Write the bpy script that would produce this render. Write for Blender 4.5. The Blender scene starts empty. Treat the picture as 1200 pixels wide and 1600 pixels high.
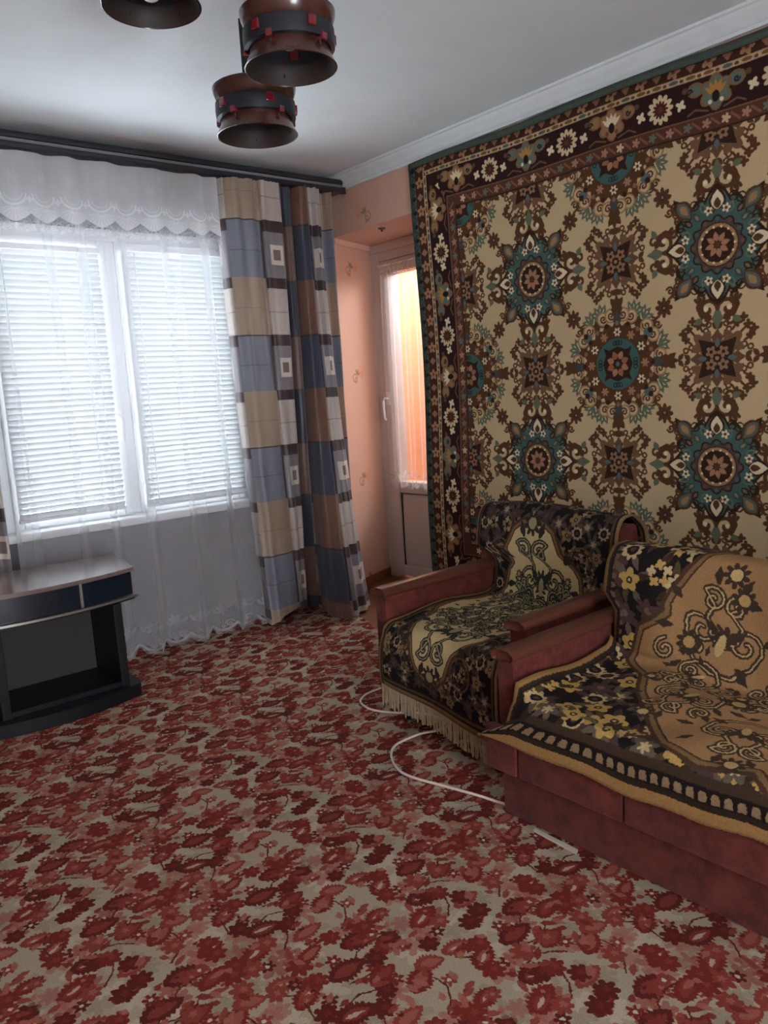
import bpy,bmesh,math,random
import numpy as np
from mathutils import Vector,Matrix
# ---------------------------------------------------------------- camera, daylight, exposure
S=bpy.context.scene
cd=bpy.data.cameras.new('camera');cam=bpy.data.objects.new('camera',cd);S.collection.objects.link(cam);S.camera=cam
cd.sensor_fit='HORIZONTAL';cd.sensor_width=36;cd.lens=1234.0/1200*36;cd.clip_start=.05
cy,cp,cr=math.radians(39.33),math.radians(8.692),math.radians(-3.531)
w=Vector((math.sin(cy),math.cos(cy),0));r=Vector((math.cos(cy),-math.sin(cy),0));u=Vector((0,0,1))
w2=math.cos(cp)*w-math.sin(cp)*u;u2=math.sin(cp)*w+math.cos(cp)*u
r3=math.cos(cr)*r+math.sin(cr)*u2;u3=-math.sin(cr)*r+math.cos(cr)*u2
cam.matrix_world=Matrix(((r3.x,u3.x,-w2.x,0),(r3.y,u3.y,-w2.y,0),(r3.z,u3.z,-w2.z,1.25),(0,0,0,1)))
SKY=20.0;SLAT_T=.065;SLAT_A=-57;LACE_LO=.31
wd=bpy.data.worlds.new('overcast');S.world=wd;wd.use_nodes=True
b=wd.node_tree.nodes['Background'];b.inputs[0].default_value=(.845,.93,1.0,1);b.inputs[1].default_value=SKY
def portal(name,loc,rot,sx,sy):
    l=bpy.data.lights.new(name,'AREA');l.shape='RECTANGLE';l.size=sx;l.size_y=sy;l.cycles.is_portal=True
    o=bpy.data.objects.new(name,l);S.collection.objects.link(o);o.location=loc;o.rotation_euler=rot;return o
portal('window_portal',(1.62,4.28,1.39),(-math.pi/2,0,0),1.34,1.46)
portal('loggia_portal',(4.9,3.45,2.385),(0,math.pi/2,0),.53,2.9)
S.view_settings.view_transform='Standard';S.view_settings.look='None';S.view_settings.exposure=0.30;S.view_settings.gamma=1.0;S.view_settings.use_curve_mapping=False
S.cycles.max_bounces=14;S.cycles.diffuse_bounces=7;S.cycles.transparent_max_bounces=24;S.cycles.use_denoising=True;S.cycles.sample_clamp_indirect=12;S.cycles.caustics_reflective=False;S.cycles.caustics_refractive=False
pi=math.pi
SHADES=[(1.492,2.356,2.105,1.476,2.375,-1.77),(1.394,1.996,2.175,1.394,1.996,-1.66),(1.058,2.152,2.318,1.058,2.152,.1)]
# ---------------------------------------------------------------- cloth patterns, drawn shape by shape
class Cv:
    """a small painter: colours woven or printed on cloth, in metres, row 0 at the bottom"""
    def __init__(s,w,h,ppm,bg,wrap=False):
        s.w,s.h,s.p,s.wrap=w,h,ppm,wrap
        s.a=np.empty((round(h*ppm),round(w*ppm),3),np.float32);s.a[:]=np.array(bg)/255.
    def _box(s,x0,x1,y0,y1):
        H,W=s.a.shape[:2]
        i0=max(0,int(x0*s.p)-1);i1=min(W,int(x1*s.p)+2);j0=max(0,int(y0*s.p)-1);j1=min(H,int(y1*s.p)+2)
        if i1<=i0 or j1<=j0:return None
        X,Y=np.meshgrid((np.arange(i0,i1)+.5)/s.p,(np.arange(j0,j1)+.5)/s.p)
        return (slice(j0,j1),slice(i0,i1)),X,Y
    def _offs(s,P):
        if not s.wrap:return [(0,0)]
        x0,y0=P.min(0)-.02;x1,y1=P.max(0)+.02;o=[]
        for dx in (-s.w,0,s.w):
            for dy in (-s.h,0,s.h):
                if x1+dx>0 and x0+dx<s.w and y1+dy>0 and y0+dy<s.h:o.append((dx,dy))
        return o
    def _mix(s,sl,m,col,a):
        m=(m*a)[...,None];s.a[sl]=s.a[sl]*(1-m)+np.array(col,np.float32)/255.*m
    def poly(s,P,col,a=1.):
        P=np.asarray(P,float)
        for dx,dy in s._offs(P):
            Q=P+(dx,dy);b=s._box(Q[:,0].min(),Q[:,0].max(),Q[:,1].min(),Q[:,1].max())
            if b is None:continue
            sl,X,Y=b;acc=0
            for ox,oy in ((-.25,-.25),(.25,-.25),(-.25,.25),(.25,.25)):
                x=X+ox/s.p;y=Y+oy/s.p;c=np.zeros(X.shape,bool)
                for (xa,ya),(xb,yb) in zip(Q,np.roll(Q,-1,0)):
                    if ya==yb:continue
                    c^=((ya>y)!=(yb>y))&(x<(xb-xa)*(y-ya)/(yb-ya)+xa)
                acc=acc+c
            s._mix(sl,acc/4.,col,a)
    def line(s,P,w,col,a=1.):
        P=np.asarray(P,float)
        for dx,dy in s._offs(P):
            Q=P+(dx,dy);b=s._box(Q[:,0].min()-w,Q[:,0].max()+w,Q[:,1].min()-w,Q[:,1].max()+w)
            if b is None:continue
            sl,X,Y=b;D=np.full(X.shape,9.)
            for (xa,ya),(xb,yb) in zip(Q[:-1],Q[1:]):
                ux,uy=xb-xa,yb-ya;t=np.clip(((X-xa)*ux+(Y-ya)*uy)/(ux*ux+uy*uy+1e-12),0,1)
                D=np.minimum(D,np.hypot(X-xa-t*ux,Y-ya-t*uy))
            s._mix(sl,np.clip((w/2-D)*s.p+.5,0,1),col,a)
    def rect(s,x0,y0,x1,y1,col,a=1.):s.poly([(x0,y0),(x1,y0),(x1,y1),(x0,y1)],col,a)
    def image(s,name):
        H,W=s.a.shape[:2];im=bpy.data.images.new(name,W,H)
        o=np.ones((H,W,4),np.float32);o[...,:3]=np.clip(s.a,0,1);im.pixels.foreach_set(o.ravel());im.update();im.pack();return im
def T(P,x=0,y=0,r=0,sx=1,sy=None):
    P=np.asarray(P,float)*(sx,sx if sy is None else sy);c,d=math.cos(r),math.sin(r)
    return np.stack([P[:,0]*c-P[:,1]*d+x,P[:,0]*d+P[:,1]*c+y],1)
def ell(x,y,rx,ry=None,r=0,n=20):
    t=np.linspace(0,2*pi,n,endpoint=False);return T(np.stack([rx*np.cos(t),(rx if ry is None else ry)*np.sin(t)],1),x,y,r)
def flo(x,y,n,r0,r1,ph=0,k=1.,m=9):
    t=np.linspace(0,2*pi,n*m,endpoint=False);r=r0+(r1-r0)*np.abs(np.cos(n*t/2))**k
    return T(np.stack([r*np.cos(t),r*np.sin(t)],1),x,y,ph)
def leaf(x,y,r,l,w,lob=0):
    t=np.linspace(0,1,14);h=w/2*np.sin(pi*t**.8)
    if lob:h=h*(1-.35*np.abs(np.sin(t*pi*lob)))
    return T(np.concatenate([np.stack([t*l,h],1),np.stack([t[::-1]*l,-h[::-1]],1)[1:-1]]),x,y,r)
def spi(x,y,R,r,turns=1.4,hand=1,stem=0):
    t=np.linspace(0,1,16);a=t*turns*2*pi*hand;rr=R*(1-.8*t)
    P=np.stack([rr*np.cos(a)-R,rr*np.sin(a)],1)
    if stem:P=np.concatenate([[(0,-stem*hand)],P])
    return T(P,x,y,r)
def M4(P,x=0,y=0):
    P=np.asarray(P,float);return [P*(a,b)+(x,y) for a in (1,-1) for b in (1,-1)]
def M2(P,ax):
    P=np.asarray(P,float);return [P,P*((-1,1) if ax==0 else (1,-1))]
CREAM=(196,172,134);BR=(88,58,38);DK=(56,36,28);TEAL=(70,96,90);GRN=(98,106,86);TAN=(158,122,84);PINK=(164,120,92);WHT=(222,206,172);OLV=(120,96,52);BLUE=(88,104,108)
def medal_A(c,x,y):
    def p4(P,col):
        for Q in M4(P,x,y):c.poly(Q,col)
    def l4(P,w,col):
        for Q in M4(P,x,y):c.line(Q,w,col)
    # scroll toppers on the four sides
    for ax in (0,1):
        f=(lambda P:np.asarray(P)) if ax==0 else (lambda P:np.asarray(P)[:,::-1])
        s=1. if ax==0 else .94
        p4(f(leaf(0,.235*s,pi/2,.075,.05,2)),GRN)
        l4(f(spi(.0,.235*s,.040,pi*.0,1.0,-1)*(-1,1)),.015,BR)
        l4(f(spi(.028,.262*s,.026,-2.4,1.1,1)),.011,BR)
        l4(f([(.03,.27*s),(.065,.255*s),(.078,.225*s),(.07,.2*s)]),.016,BR)
        l4(f(spi(.088,.195*s,.021,.3,1.2,1)),.013,BR)
        p4(f(leaf(.06,.27*s,.5,.038,.026)),GRN)
        p4(f(ell(.045,.232*s,.009)),WHT)
    k=[(0,.222),(.03,.2),(.048,.168),(.062,.178),(.084,.17),(.098,.152),(.116,.166),(.176,.192),(.168,.136),(.146,.112),(.162,.098),(.166,.072),(.150,.06),(.172,.034),(.203,0)]
    q=np.array(k);full=np.concatenate([q,(q*(1,-1))[::-1][1:],(q*(-1,-1))[1:],(q*(-1,1))[::-1][1:-1]])
    c.poly(full*1.0+(x,y),DK)
    c.poly(full*.93+(x,y),TEAL)
    for t in ((.062,.165),(.09,.155),(.15,.085),(.145,.065),(.125,.105)):
        for Q in M4(ell(*t,.017),x,y):c.line(np.vstack([Q,Q[:1]]),.005,DK)
    for i in range(24):
        a=i*pi/12+.13;q=.113+.012*(i%2);c.poly(leaf(x+q*math.cos(a),y+q*1.05*math.sin(a),a,.046,.026),((46,40,36),(98,112,98),(56,78,74))[i%3]);c.poly(leaf(x+(q+.006)*math.cos(a),y+(q+.006)*1.05*math.sin(a),a,.026,.013),((126,98,70),(62,84,78),(140,118,86))[i%3])
    p4(leaf(.162,.178,-2.3,.095,.066),BR);p4(leaf(.158,.172,-2.3,.08,.046),(88,100,92));p4(leaf(.148,.162,-2.3,.05,.026),TAN)
    for ax in (0,1):
        f=(lambda P:np.asarray(P)) if ax==0 else (lambda P:np.asarray(P)[:,::-1])
        p4(f(leaf(0,.125,pi/2,.085,.064)),DK);p4(f(leaf(0,.128,pi/2,.072,.048)),WHT)
        p4(f(leaf(0,.132,pi/2,.04,.026)),BR)
        p4(f(flo(.034,.128,5,.008,.018)),WHT);p4(f(ell(.034,.128,.006)),BR)
    c.poly(flo(x,y,12,.092,.110),DK);c.poly(flo(x,y,12,.086,.102),(80,66,64))
    for i in range(12):
        a=i*pi/6;c.poly(ell(x+.094*math.cos(a),y+.094*math.sin(a),.009),TEAL if i%2 else (104,76,62))
    c.poly(ell(x,y,.080,n=32),DK);c.poly(ell(x,y,.077,n=32),TAN);c.poly(ell(x,y,.064,n=32),DK)
    for i in range(14):
        a=i*2*pi/14;c.poly(ell(x+.066*math.cos(a),y+.066*math.sin(a),.005,n=8),WHT)
    for i in range(8):
        a=i*pi/4+.2;c.poly(leaf(x+.012*math.cos(a),y+.012*math.sin(a),a,.038,.021),PINK)
    c.poly(ell(x,y,.011),BR)
def medal_B(c,x,y):
    def p4(P,col):
        for Q in M4(P,x,y):c.poly(Q,col)
    def l4(P,w,col):
        for Q in M4(P,x,y):c.line(Q,w,col)
    for r,a in ((.272,.98),(.262,.36),(.272,pi/2-.38)):
        bx,by=r*.78*math.cos(a),r*.78*math.sin(a)
        p4(ell(bx*.93,by*.93,.026),BR)
        for d in (-.75,-.25,.25,.75):
            p4(leaf(bx,by,a+d,.062,.028),GRN);l4([(bx,by),(bx+.04*math.cos(a+d),by+.04*math.sin(a+d))],.004,WHT)
    for a in (.13,.57,.80,1.22,1.42):
        r=.205;cx,cy=r*math.cos(a),r*math.sin(a)
        p4(ell(cx,cy,.031),TAN);p4(ell(cx,cy,.024),CREAM)
        l4(spi(cx+.02*math.cos(a+2),cy+.02*math.sin(a+2),.018,a+2,1.2,1),.007,BR)
    for a in (.68,):
        p4(ell(.19*math.cos(a),.19*math.sin(a),.02),BLUE);p4(ell(.205*math.cos(a),.205*math.sin(a),.012),DK)
    for ax in (0,1):
        f=(lambda P:np.asarray(P)) if ax==0 else (lambda P:np.asarray(P)[:,::-1])
        p4(f(leaf(0,.17,pi/2,.12,.06,2)),BR);p4(f(leaf(0,.16,pi/2,.06,.04)),(70,74,78))
        p4(f(leaf(0,.235,.9,.05,.03)),BR);p4(f(leaf(.0,.285,.7,.035,.02)),BR)
    c.poly(flo(x,y,20,.156,.178),BR)
    for i in range(20):
        a=i*pi/10;c.poly(ell(x+.17*math.cos(a),y+.17*math.sin(a),.010,n=10),(134,100,76) if i%2 else DK)
    for i in range(12):
        a=i*pi/6+pi/2;X,Y=x+.133*math.cos(a),y+.133*math.sin(a)
        c.poly(flo(X,Y,6,.008,.020),WHT if i%2==0 else PINK);c.poly(ell(X,Y,.0065),BR if i%2==0 else TAN)
    c.poly(ell(x,y,.108,.108,n=32),(66,98,92))
    for i in range(4):
        a=i*pi/2;X,Y=x+.088*math.cos(a),y+.088*math.sin(a)
        for d in (-.013,0,.013):
            e=ell(X-d*math.sin(a),Y+d*math.cos(a),.009,.009);c.line(np.vstack([e,e[:1]]),.004,(40,50,50))
    sq=[(.07,.07),(.04,.058),(0,.074),(-.04,.058),(-.07,.07),(-.058,.04),(-.074,0),(-.058,-.04),(-.07,-.07),(-.04,-.058),(0,-.074),(.04,-.058),(.07,-.07),(.058,-.04),(.074,0),(.058,.04)]
    c.poly(T(sq,x,y),DK)
    for i in range(8):
        a=i*pi/4+pi/8;c.poly(leaf(x+.02*math.cos(a),y+.02*math.sin(a),a,.038,.028),PINK if i%2 else (150,100,72))
    c.poly(ell(x,y,.022),DK);c.poly(ell(x,y,.010),BLUE)
def square_C(c,x,y):
    def p4(P,col):
        for Q in M4(P,x,y):c.poly(Q,col)
    def l4(P,w,col):
        for Q in M4(P,x,y):c.line(Q,w,col)
    for P in ([(.03,.10),(.06,.105),(.075,.13)],[(.10,.03),(.105,.06),(.13,.075)],[(.07,.07),(.115,.115)]):l4(P,.009,BR)
    for P in ((.078,.128),(.118,.118),(.128,.078),(.10,.145),(.14,.10)):p4(flo(*P,4,.008,.019),BR)
    for P in ((.035,.128),(.128,.035),(.045,.105),(.105,.045)):
        p4(ell(*P,.013),BR);p4(ell(*P,.006),CREAM)
    p4(flo(.055,.055,5,.03,.052,.78),(116,86,62))
    for ax in (0,1):
        f=(lambda P:np.asarray(P)) if ax==0 else (lambda P:np.asarray(P)[:,::-1])
        p4(f(leaf(0,.05,pi/2,.06,.055,2)),(104,72,52));p4(f(leaf(0.0,.11,.9,.034,.02)),BR)
    c.poly(T([(.075,.075),(0,.055),(-.075,.075),(-.055,0),(-.075,-.075),(0,-.055),(.075,-.075),(.055,0)],x,y),DK)
    for i in range(4):
        a=i*pi/2+pi/4
        c.poly(flo(x+.034*math.cos(a),y+.034*math.sin(a),5,.012,.024,a),(146,112,86));c.poly(ell(x+.034*math.cos(a),y+.034*math.sin(a),.007),DK)
        c.poly(leaf(x+.04*math.cos(a+pi/4),y+.04*math.sin(a+pi/4),a+pi/4,.04,.02),BLUE)
    c.poly(ell(x,y,.014),DK);c.poly(ell(x,y,.008),PINK)
def twig(c,x,y,sx,sy):
    f=lambda P:np.asarray(P,float)*(sx,sy)+(x,y)
    c.poly(f(flo(0,0,8,.020,.039)),BR);c.poly(f(ell(0,0,.012)),(66,50,56));c.poly(f(ell(0,0,.005)),PINK)
    for P in ([(-.02,.035),(-.045,.05),(-.05,.075),(-.075,.09)],[(.03,-.03),(.05,-.045),(.045,-.075),(.06,-.095)]):c.line(f(P),.006,BR)
    c.line(f(spi(-.012,.07,.017,.4,1.2)),.008,BR);c.line(f(spi(.055,-.03,.017,1.4,1.2)),.008,BR)
    for P in ((-.06,.095),(-.082,.088),(-.075,.11),(.06,-.1),(.078,-.09),(.065,-.118)):
        c.poly(f(ell(*P,.0115)),BR);c.poly(f(ell(*P,.004)),TAN)
def wall_rug(ppm=520):
    TX,TY=.89,.84
    t=Cv(TX,TY,ppm,CREAM,True)
    for x,y in ((0,TY/2),(TX/2,0)):square_C(t,x,y)
    for i in (1,-1):
        for j in (1,-1):
            twig(t,i*.222,j*.212,i,-j);twig(t,.445+i*.222,.42+j*.212,i,-j)
    medal_B(t,TX/2,TY/2);medal_A(t,0,0)
    W,H=3.0,2.36;c=Cv(W,H,ppm,CREAM)
    # A at (0.78,1.625): tile origin there
    ox,oy=round(.78*ppm),round(1.625*ppm);th,tw=t.a.shape[:2];h,w=c.a.shape[:2]
    c.a[:]=t.a[np.ix_((np.arange(h)-oy)%th,(np.arange(w)-ox)%tw)]
    B=.33
    def band(d0,d1,col):
        c.rect(d0,d0,d1,H-d0,col);c.rect(W-d1,d0,W-d0,H-d0,col);c.rect(d0,d0,W-d0,d1,col);c.rect(d0,H-d1,W-d0,H-d0,col)
    band(0,.045,(86,98,88));band(.045,.105,(74,44,34));band(.105,.128,(186,164,130));band(.128,.262,(50,30,28));band(.262,.268,(120,84,64));band(.268,.318,(88,56,44));band(.318,.324,DK)
    def side(L,n,f,ph=0):
        "n motifs along each side, f(draw) in a frame with u along and d inward"
        for k in range(4):
            M=[(lambda u,d:(d,u)),(lambda u,d:(W-d,u)),(lambda u,d:(u,d)),(lambda u,d:(u,H-d))][k]
            yield M,(H if k<2 else W),k
    for M,Ln,k in side(0,0,0):
        P=lambda Q:[M(min(max(u,d-.004),Ln-d+.004),d) for u,d in Q]
        org,per=(1.625-.42*4,.42) if k<2 else (.78-.445*2,.445)
        n=int(Ln/.07)
        for i in range(n):
            u=(i+.5)*.07
            c.poly(P([(u,.012),(u+.014,.03),(u,.048),(u-.014,.03)]),(38,40,44));c.line(P([(u-.035,.045),(u-.02,.02),(u,.008),(u+.02,.02),(u+.035,.045)]),.006,(60,70,64))
            if i%2:c.poly(P(flo(u,.076,5,.014,.030)),(168,128,96));c.poly(P(ell(u,.076,.008)),(120,66,44))
            else:c.poly(P([(u,.052),(u+.02,.076),(u,.1),(u-.02,.076)]),(150,112,84))
            c.poly(P(ell(u,.116,.02,.007)),(120,84,48) if i%3 else (82,96,90));c.poly(P(ell(u+.033,.118,.008,.006)),(104,62,44))
        for i in range(-1,11):
            u=org+per*i
            if u<-.2 or u>Ln+.2:continue
            tl=(i+(0 if k<2 else 0))%2==0
            body=(98,112,102) if tl else (150,114,82)
            for sx in (1,-1):
                c.poly(P(ell(u+sx*.078,.165,.034,.027)),(132,96,66));c.poly(P(ell(u+sx*.078,.165,.027,.02)),body);c.line(P(spi(u+sx*.09,.168,.012,0,1.1,sx)),.006,(38,40,44))
                c.poly(P(flo(u+sx*.137,.205,4,.009,.022,.5)),WHT);c.poly(P(ell(u+sx*.12,.158,.011)),(96,72,50))
                c.line(P([(u+sx*.03,.25),(u+sx*.08,.235),(u+sx*.11,.25)]),.007,(110,82,60))
            c.poly(P(flo(u,.19,6,.048,.066,pi/2)),(132,96,66));c.poly(P(flo(u,.19,6,.040,.057,pi/2)),body)
            for a in (-.9,-.45,0,.45,.9):c.poly(P(leaf(u,.2,-pi/2+a,.055,.018)),(178,128,66) if tl else WHT)
            c.poly(P(ell(u,.205,.014,.02)),(40,30,26))
            for sx in (1,-1):c.poly(P(ell(u+sx*.022,.222,.008)),WHT if tl else (120,70,50))
            v=u+per/2
            if v<.24 or v>Ln-.24:continue
            c.poly(P(flo(v,.197,12,.034,.056,k=.6)),(206,186,150));c.poly(P(flo(v,.197,12,.02,.034)),(74,40,30));c.poly(P(ell(v,.197,.012)),(96,54,40))
            for j in range(6):
                w=u+(j+.5)*per/6
                c.poly(P(flo(w,.293,5,.008,.019)),(164,124,100) if j%2 else ((100,108,98) if j%3 else (198,176,140)))
                c.line(P([(w+.02,.28),(w+.035,.293),(w+.05,.306)]),.009,(128,88,66))
    return c
def floor_carpet(ppm=620):
    W,H=.96,.49;c=Cv(W,H,ppm,(168,154,134),True);R=random.Random(11)
    RD=(120,44,37);RM=(138,62,52);RL=(160,98,82);DK=(94,36,32);CR=(196,184,164);GB=(146,132,112)
    for i in range(26):
        c.poly(flo(R.random()*W,R.random()*H,5,.02,.06,R.random()*6,1),CR if i%2 else GB,.45)
    # hand placed motifs of one repeat (half drop)
    def two(f):
        for ox,oy in ((0,0),(.48,.245)):f(ox,oy)
    def rag(x,y,r,l,w,col,a=1):
        n=18;t=np.linspace(0,1,n);w=w*1.18;h=w/2*np.sin(pi*t**.85)**.8*(1+.17*np.where(np.arange(n)%2,1,-1))
        P=np.concatenate([np.stack([t*l,h],1),np.stack([t[::-1]*l,-h[::-1]*.9],1)[1:-1]]);c.poly(T(P,x,y,r),col,a)
    def petal(ox,oy):
        L=[(.03,.05,.3,.15,.07),(.20,.03,.1,.13,.055),(.33,.09,.5,.13,.07),(.10,.16,-.2,.14,.075),(.26,.20,.2,.12,.06),(.40,.17,-.4,.11,.06),(.05,.27,.5,.13,.065),(.18,.30,0.,.15,.075),(.36,.29,.35,.13,.06),(.02,.40,-.3,.13,.06),(.15,.42,.25,.12,.05),(.29,.39,-.15,.15,.075),(.42,.42,.2,.11,.055)]
        for i in range(28):
            c.poly(flo(R.random()*.48+ox,R.random()*.49+oy,5+i%3,.014,.03+.025*R.random(),R.random()*6,.7),(RL,RM,(158,88,80),GB)[i%4],.6)
        for i,(x,y,r,l,w) in enumerate(L):
            x+=ox;y+=oy;l*=.92
            rag(x,y,r,l,w,(RD,RM,RD,DK)[i%4]);rag(x+.02*math.cos(r),y+.02*math.sin(r),r,l*.7,w*.5,(RM,RL,RL,RM)[i%4],.8)
            if i%3==0:c.poly(leaf(x+.03*math.cos(r),y+.03*math.sin(r),r,l*.5,w*.2),CR,.8)
        for i,(x,y) in enumerate([(.12,.09),(.44,.06),(.22,.12),(.33,.17),(.01,.18),(.14,.24),(.31,.25),(.44,.26),(.10,.36),(.24,.36),(.37,.36),(.08,.48),(.24,.47),(.40,.37)]):
            c.poly(flo(x+ox,y+oy,6,.011,.027,i),(RD,RM,DK)[i%3]);c.poly(ell(x+ox,y+oy,.007),(RL,CR)[i%2])
        for x,y,r in [(.16,.02,.4),(.30,.14,2.),(.07,.22,1.),(.42,.34,2.6),(.22,.25,-.6),(.35,.46,.3)]:
            c.line(T([(0,0),(.05,.02),(.09,.055),(.10,.10)],x+ox,y+oy,r),.0055,DK);c.poly(ell(x+ox+.1*math.cos(r),y+oy+.1*math.sin(r),.009,.006),DK)
        for i in range(16):
            x,y=R.random()*.48+ox,R.random()*.49+oy;c.poly(flo(x,y,7,.02,.034+.01*R.random(),R.random()*6,.6),(RD,RM,DK)[i%3]);c.poly(flo(x+.006,y,5,.006,.014,i),(RM,RL,RD)[i%3],.8)
        for i in range(40):
            c.poly(leaf(R.random()*.48+ox,R.random()*.49+oy,R.random()*6,.03+.035*R.random(),.022),(RM,RL,RD)[i%3],.9)
    two(petal)
    return c
GOLD=(150,116,72);BK=(28,22,22);CRM=(196,174,132);YEL=(196,162,92);GRY=(110,98,84);MAU=(92,68,64);OLV=(96,80,50);BRN=(74,52,36)
def blooms(c,R,box,n,ins,Z,CRM=(186,164,122),YEL=(178,146,84),GRY=(96,84,72),MAU=(74,54,52),OLV=(78,64,42),BRN=(60,44,32)):
    x0,x1,y0,y1=box;pts=[]
    for k in range(n*14):
        if len(pts)>=n:break
        x,y=R.uniform(x0,x1),R.uniform(y0,y1)
        if not ins(x,y) or any(math.hypot(x-a,y-b)<.05*Z for a,b in pts):continue
        pts.append((x,y))
    for i,(x,y) in enumerate(pts):
        a=R.random()*6
        for d in range(3):
            b=a+d*2.1;c.poly(leaf(x+.015*Z*math.cos(b),y+.015*Z*math.sin(b),b,.045*Z,.018*Z),(GRY,OLV,MAU,BRN)[(i+d)%4])
        k=i%5
        if k==0:c.poly(flo(x,y,9,.020*Z,.029*Z,a),CRM);c.poly(ell(x,y,.016*Z),BK);c.poly(ell(x,y,.007*Z),OLV)
        elif k==1:c.poly(flo(x,y,6,.016*Z,.034*Z,a),GRY);c.poly(flo(x,y,6,.006*Z,.016*Z,a),CRM)
        elif k==2:c.poly(flo(x,y,5,.018*Z,.030*Z,a),YEL);c.poly(ell(x,y,.009*Z),BRN);c.poly(ell(x,y,.004*Z),CRM)
        elif k==3:c.poly(flo(x,y,7,.018*Z,.032*Z,a),MAU);c.poly(ell(x,y,.009*Z),GRY)
        else:
            for d in range(5):c.poly(flo(x+.02*Z*math.cos(d*1.26+a),y+.02*Z*math.sin(d*1.26+a),4,.006*Z,.013*Z,d),CRM if d%2 else YEL)
def scroll_urn(c,x,y,s,r=0,col=(62,48,38),hi=(186,160,112)):
    for w,k in ((.017,col),(.005,hi)):
        for h in (1,-1):
            f=lambda P:T(np.asarray(P)*(h,1),x,y,r,s)
            c.line(f(spi(.10,.0,.045,0,1.25,1)),w,k);c.line(f(spi(.06,.11,.035,.6,1.25,1)),w,k)
            c.line(f([(.10,0),(.085,-.05),(.05,-.085),(.0,-.1)]),w,k);c.line(f([(.0,-.03),(.035,.0),(.04,.04),(.02,.075),(.06,.11)]),w,k)
            c.line(f(spi(.14,-.06,.03,1.2,1.2,-1)),w,k)
    for h in (1,-1):
        f=lambda P:T(np.asarray(P)*(h,1),x,y,r,s)
        for lx,ly,la in ((.02,.0,.9),(.05,-.06,-.4),(.11,.06,.6),(.13,-.02,-.2),(.03,.13,1.2),(.08,-.1,-1.)):
            c.poly(f(leaf(lx,ly,la,.05,.026,2)),col)
    c.poly(T(flo(0,0,9,.018,.036),x,y,r,s),col);c.poly(T(flo(0,.17,9,.018,.036),x,y,r,s),col);c.poly(T(ell(0,.17,.016),x,y,r,s),hi);c.poly(T(ell(0,-.02,.012,.03),x,y,r,s),hi)
def sofa_cloth(ppm=640):
    # u: metres from the end by the armchair, v: metres from the front hem
    W,H=1.9,1.36;c=Cv(W,H,ppm,BK);R=random.Random(5)
    J=.62 # seat meets back
    left=[(.34,J+.42),(.30,J+.33),(.24,J+.24),(.21,J+.17),(.12,J+.11),(.10,J),(.20,J-.09),(.25,J-.19),(.37,J-.34),(.46,J-.44),(.56,J-.47),(.68,J-.44),(.74,J-.49)]
    right=[(W-x,y) for x,y in left[::-1]];top=[(W-.5,J+.5),(.95,J+.46),(.5,J+.50)]
    F=np.array(left+right+top)
    def ins(x,y):
        k=False
        for (xa,ya),(xb,yb) in zip(F,np.roll(F,-1,0)):
            if (ya>y)!=(yb>y) and x<(xb-xa)*(y-ya)/(yb-ya)+xa:k=not k
        return not k
    blooms(c,R,(.02,W-.02,.13,H-.06),190,ins,1.3);blooms(c,R,(.03,W-.03,.13,.20),40,ins,1.15)
    c.line(np.vstack([F,F[:1]]),.062,BRN);c.line(np.vstack([F,F[:1]]),.038,(122,96,64));c.line(np.vstack([F,F[:1]]),.012,BRN)
    c.poly(F,(156,120,82))
    for x,y,s,r in [(.36,J+.13,1.15,-.25),(.62,J+.22,1.,.4),(.95,J+.2,1.3,0),(1.3,J+.2,1.1,-.3),(.36,J-.17,.95,2.9),(.58,J-.3,.95,3.4),(.95,J-.16,1.3,3.14),(1.3,J-.2,1.,2.8),(.60,J-.07,.8,1.6),(.30,J-.02,.7,2.3)]:scroll_urn(c,x,y,s,r)
    for x,y in [(.26,J+.10),(.44,J+.25),(.76,J+.1),(.48,J-.12),(.78,J-.2)]:
        c.poly(flo(x,y,9,.022,.04),(62,48,38));c.poly(ell(x,y,.018),(170,140,90))
    for d0,d1,e0,e1,col in ((0,.034,0,.012,GOLD),(.034,.05,.012,.02,(46,34,26)),(.05,.088,.02,.024,BK),(.088,.112,.024,.026,(62,48,36))):
        c.rect(0,d0,W,d1,col);c.rect(e0,d0,e1,H,col);c.rect(W-e1,d0,W-e0,H,col)
    for i in range(int(W/.030)):
        u=(i+.5)*.030;P=np.array([(-.010,0),(.010,0),(.010,.017),(.006,.026),(-.006,.026),(-.010,.017)])
        c.poly(P+(u,.054),(138,116,88))
    for i in range(int(H/.030)):
        v=(i+.5)*.030
        P=np.array([(0,-.010),(0,.010),(.010,.008),(.012,0),(.010,-.008)])
        if v>J:c.poly(P+(.024,v),(104,86,62));c.poly(P*(-1,1)+(W-.024,v),(104,86,62))
    return c
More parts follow.
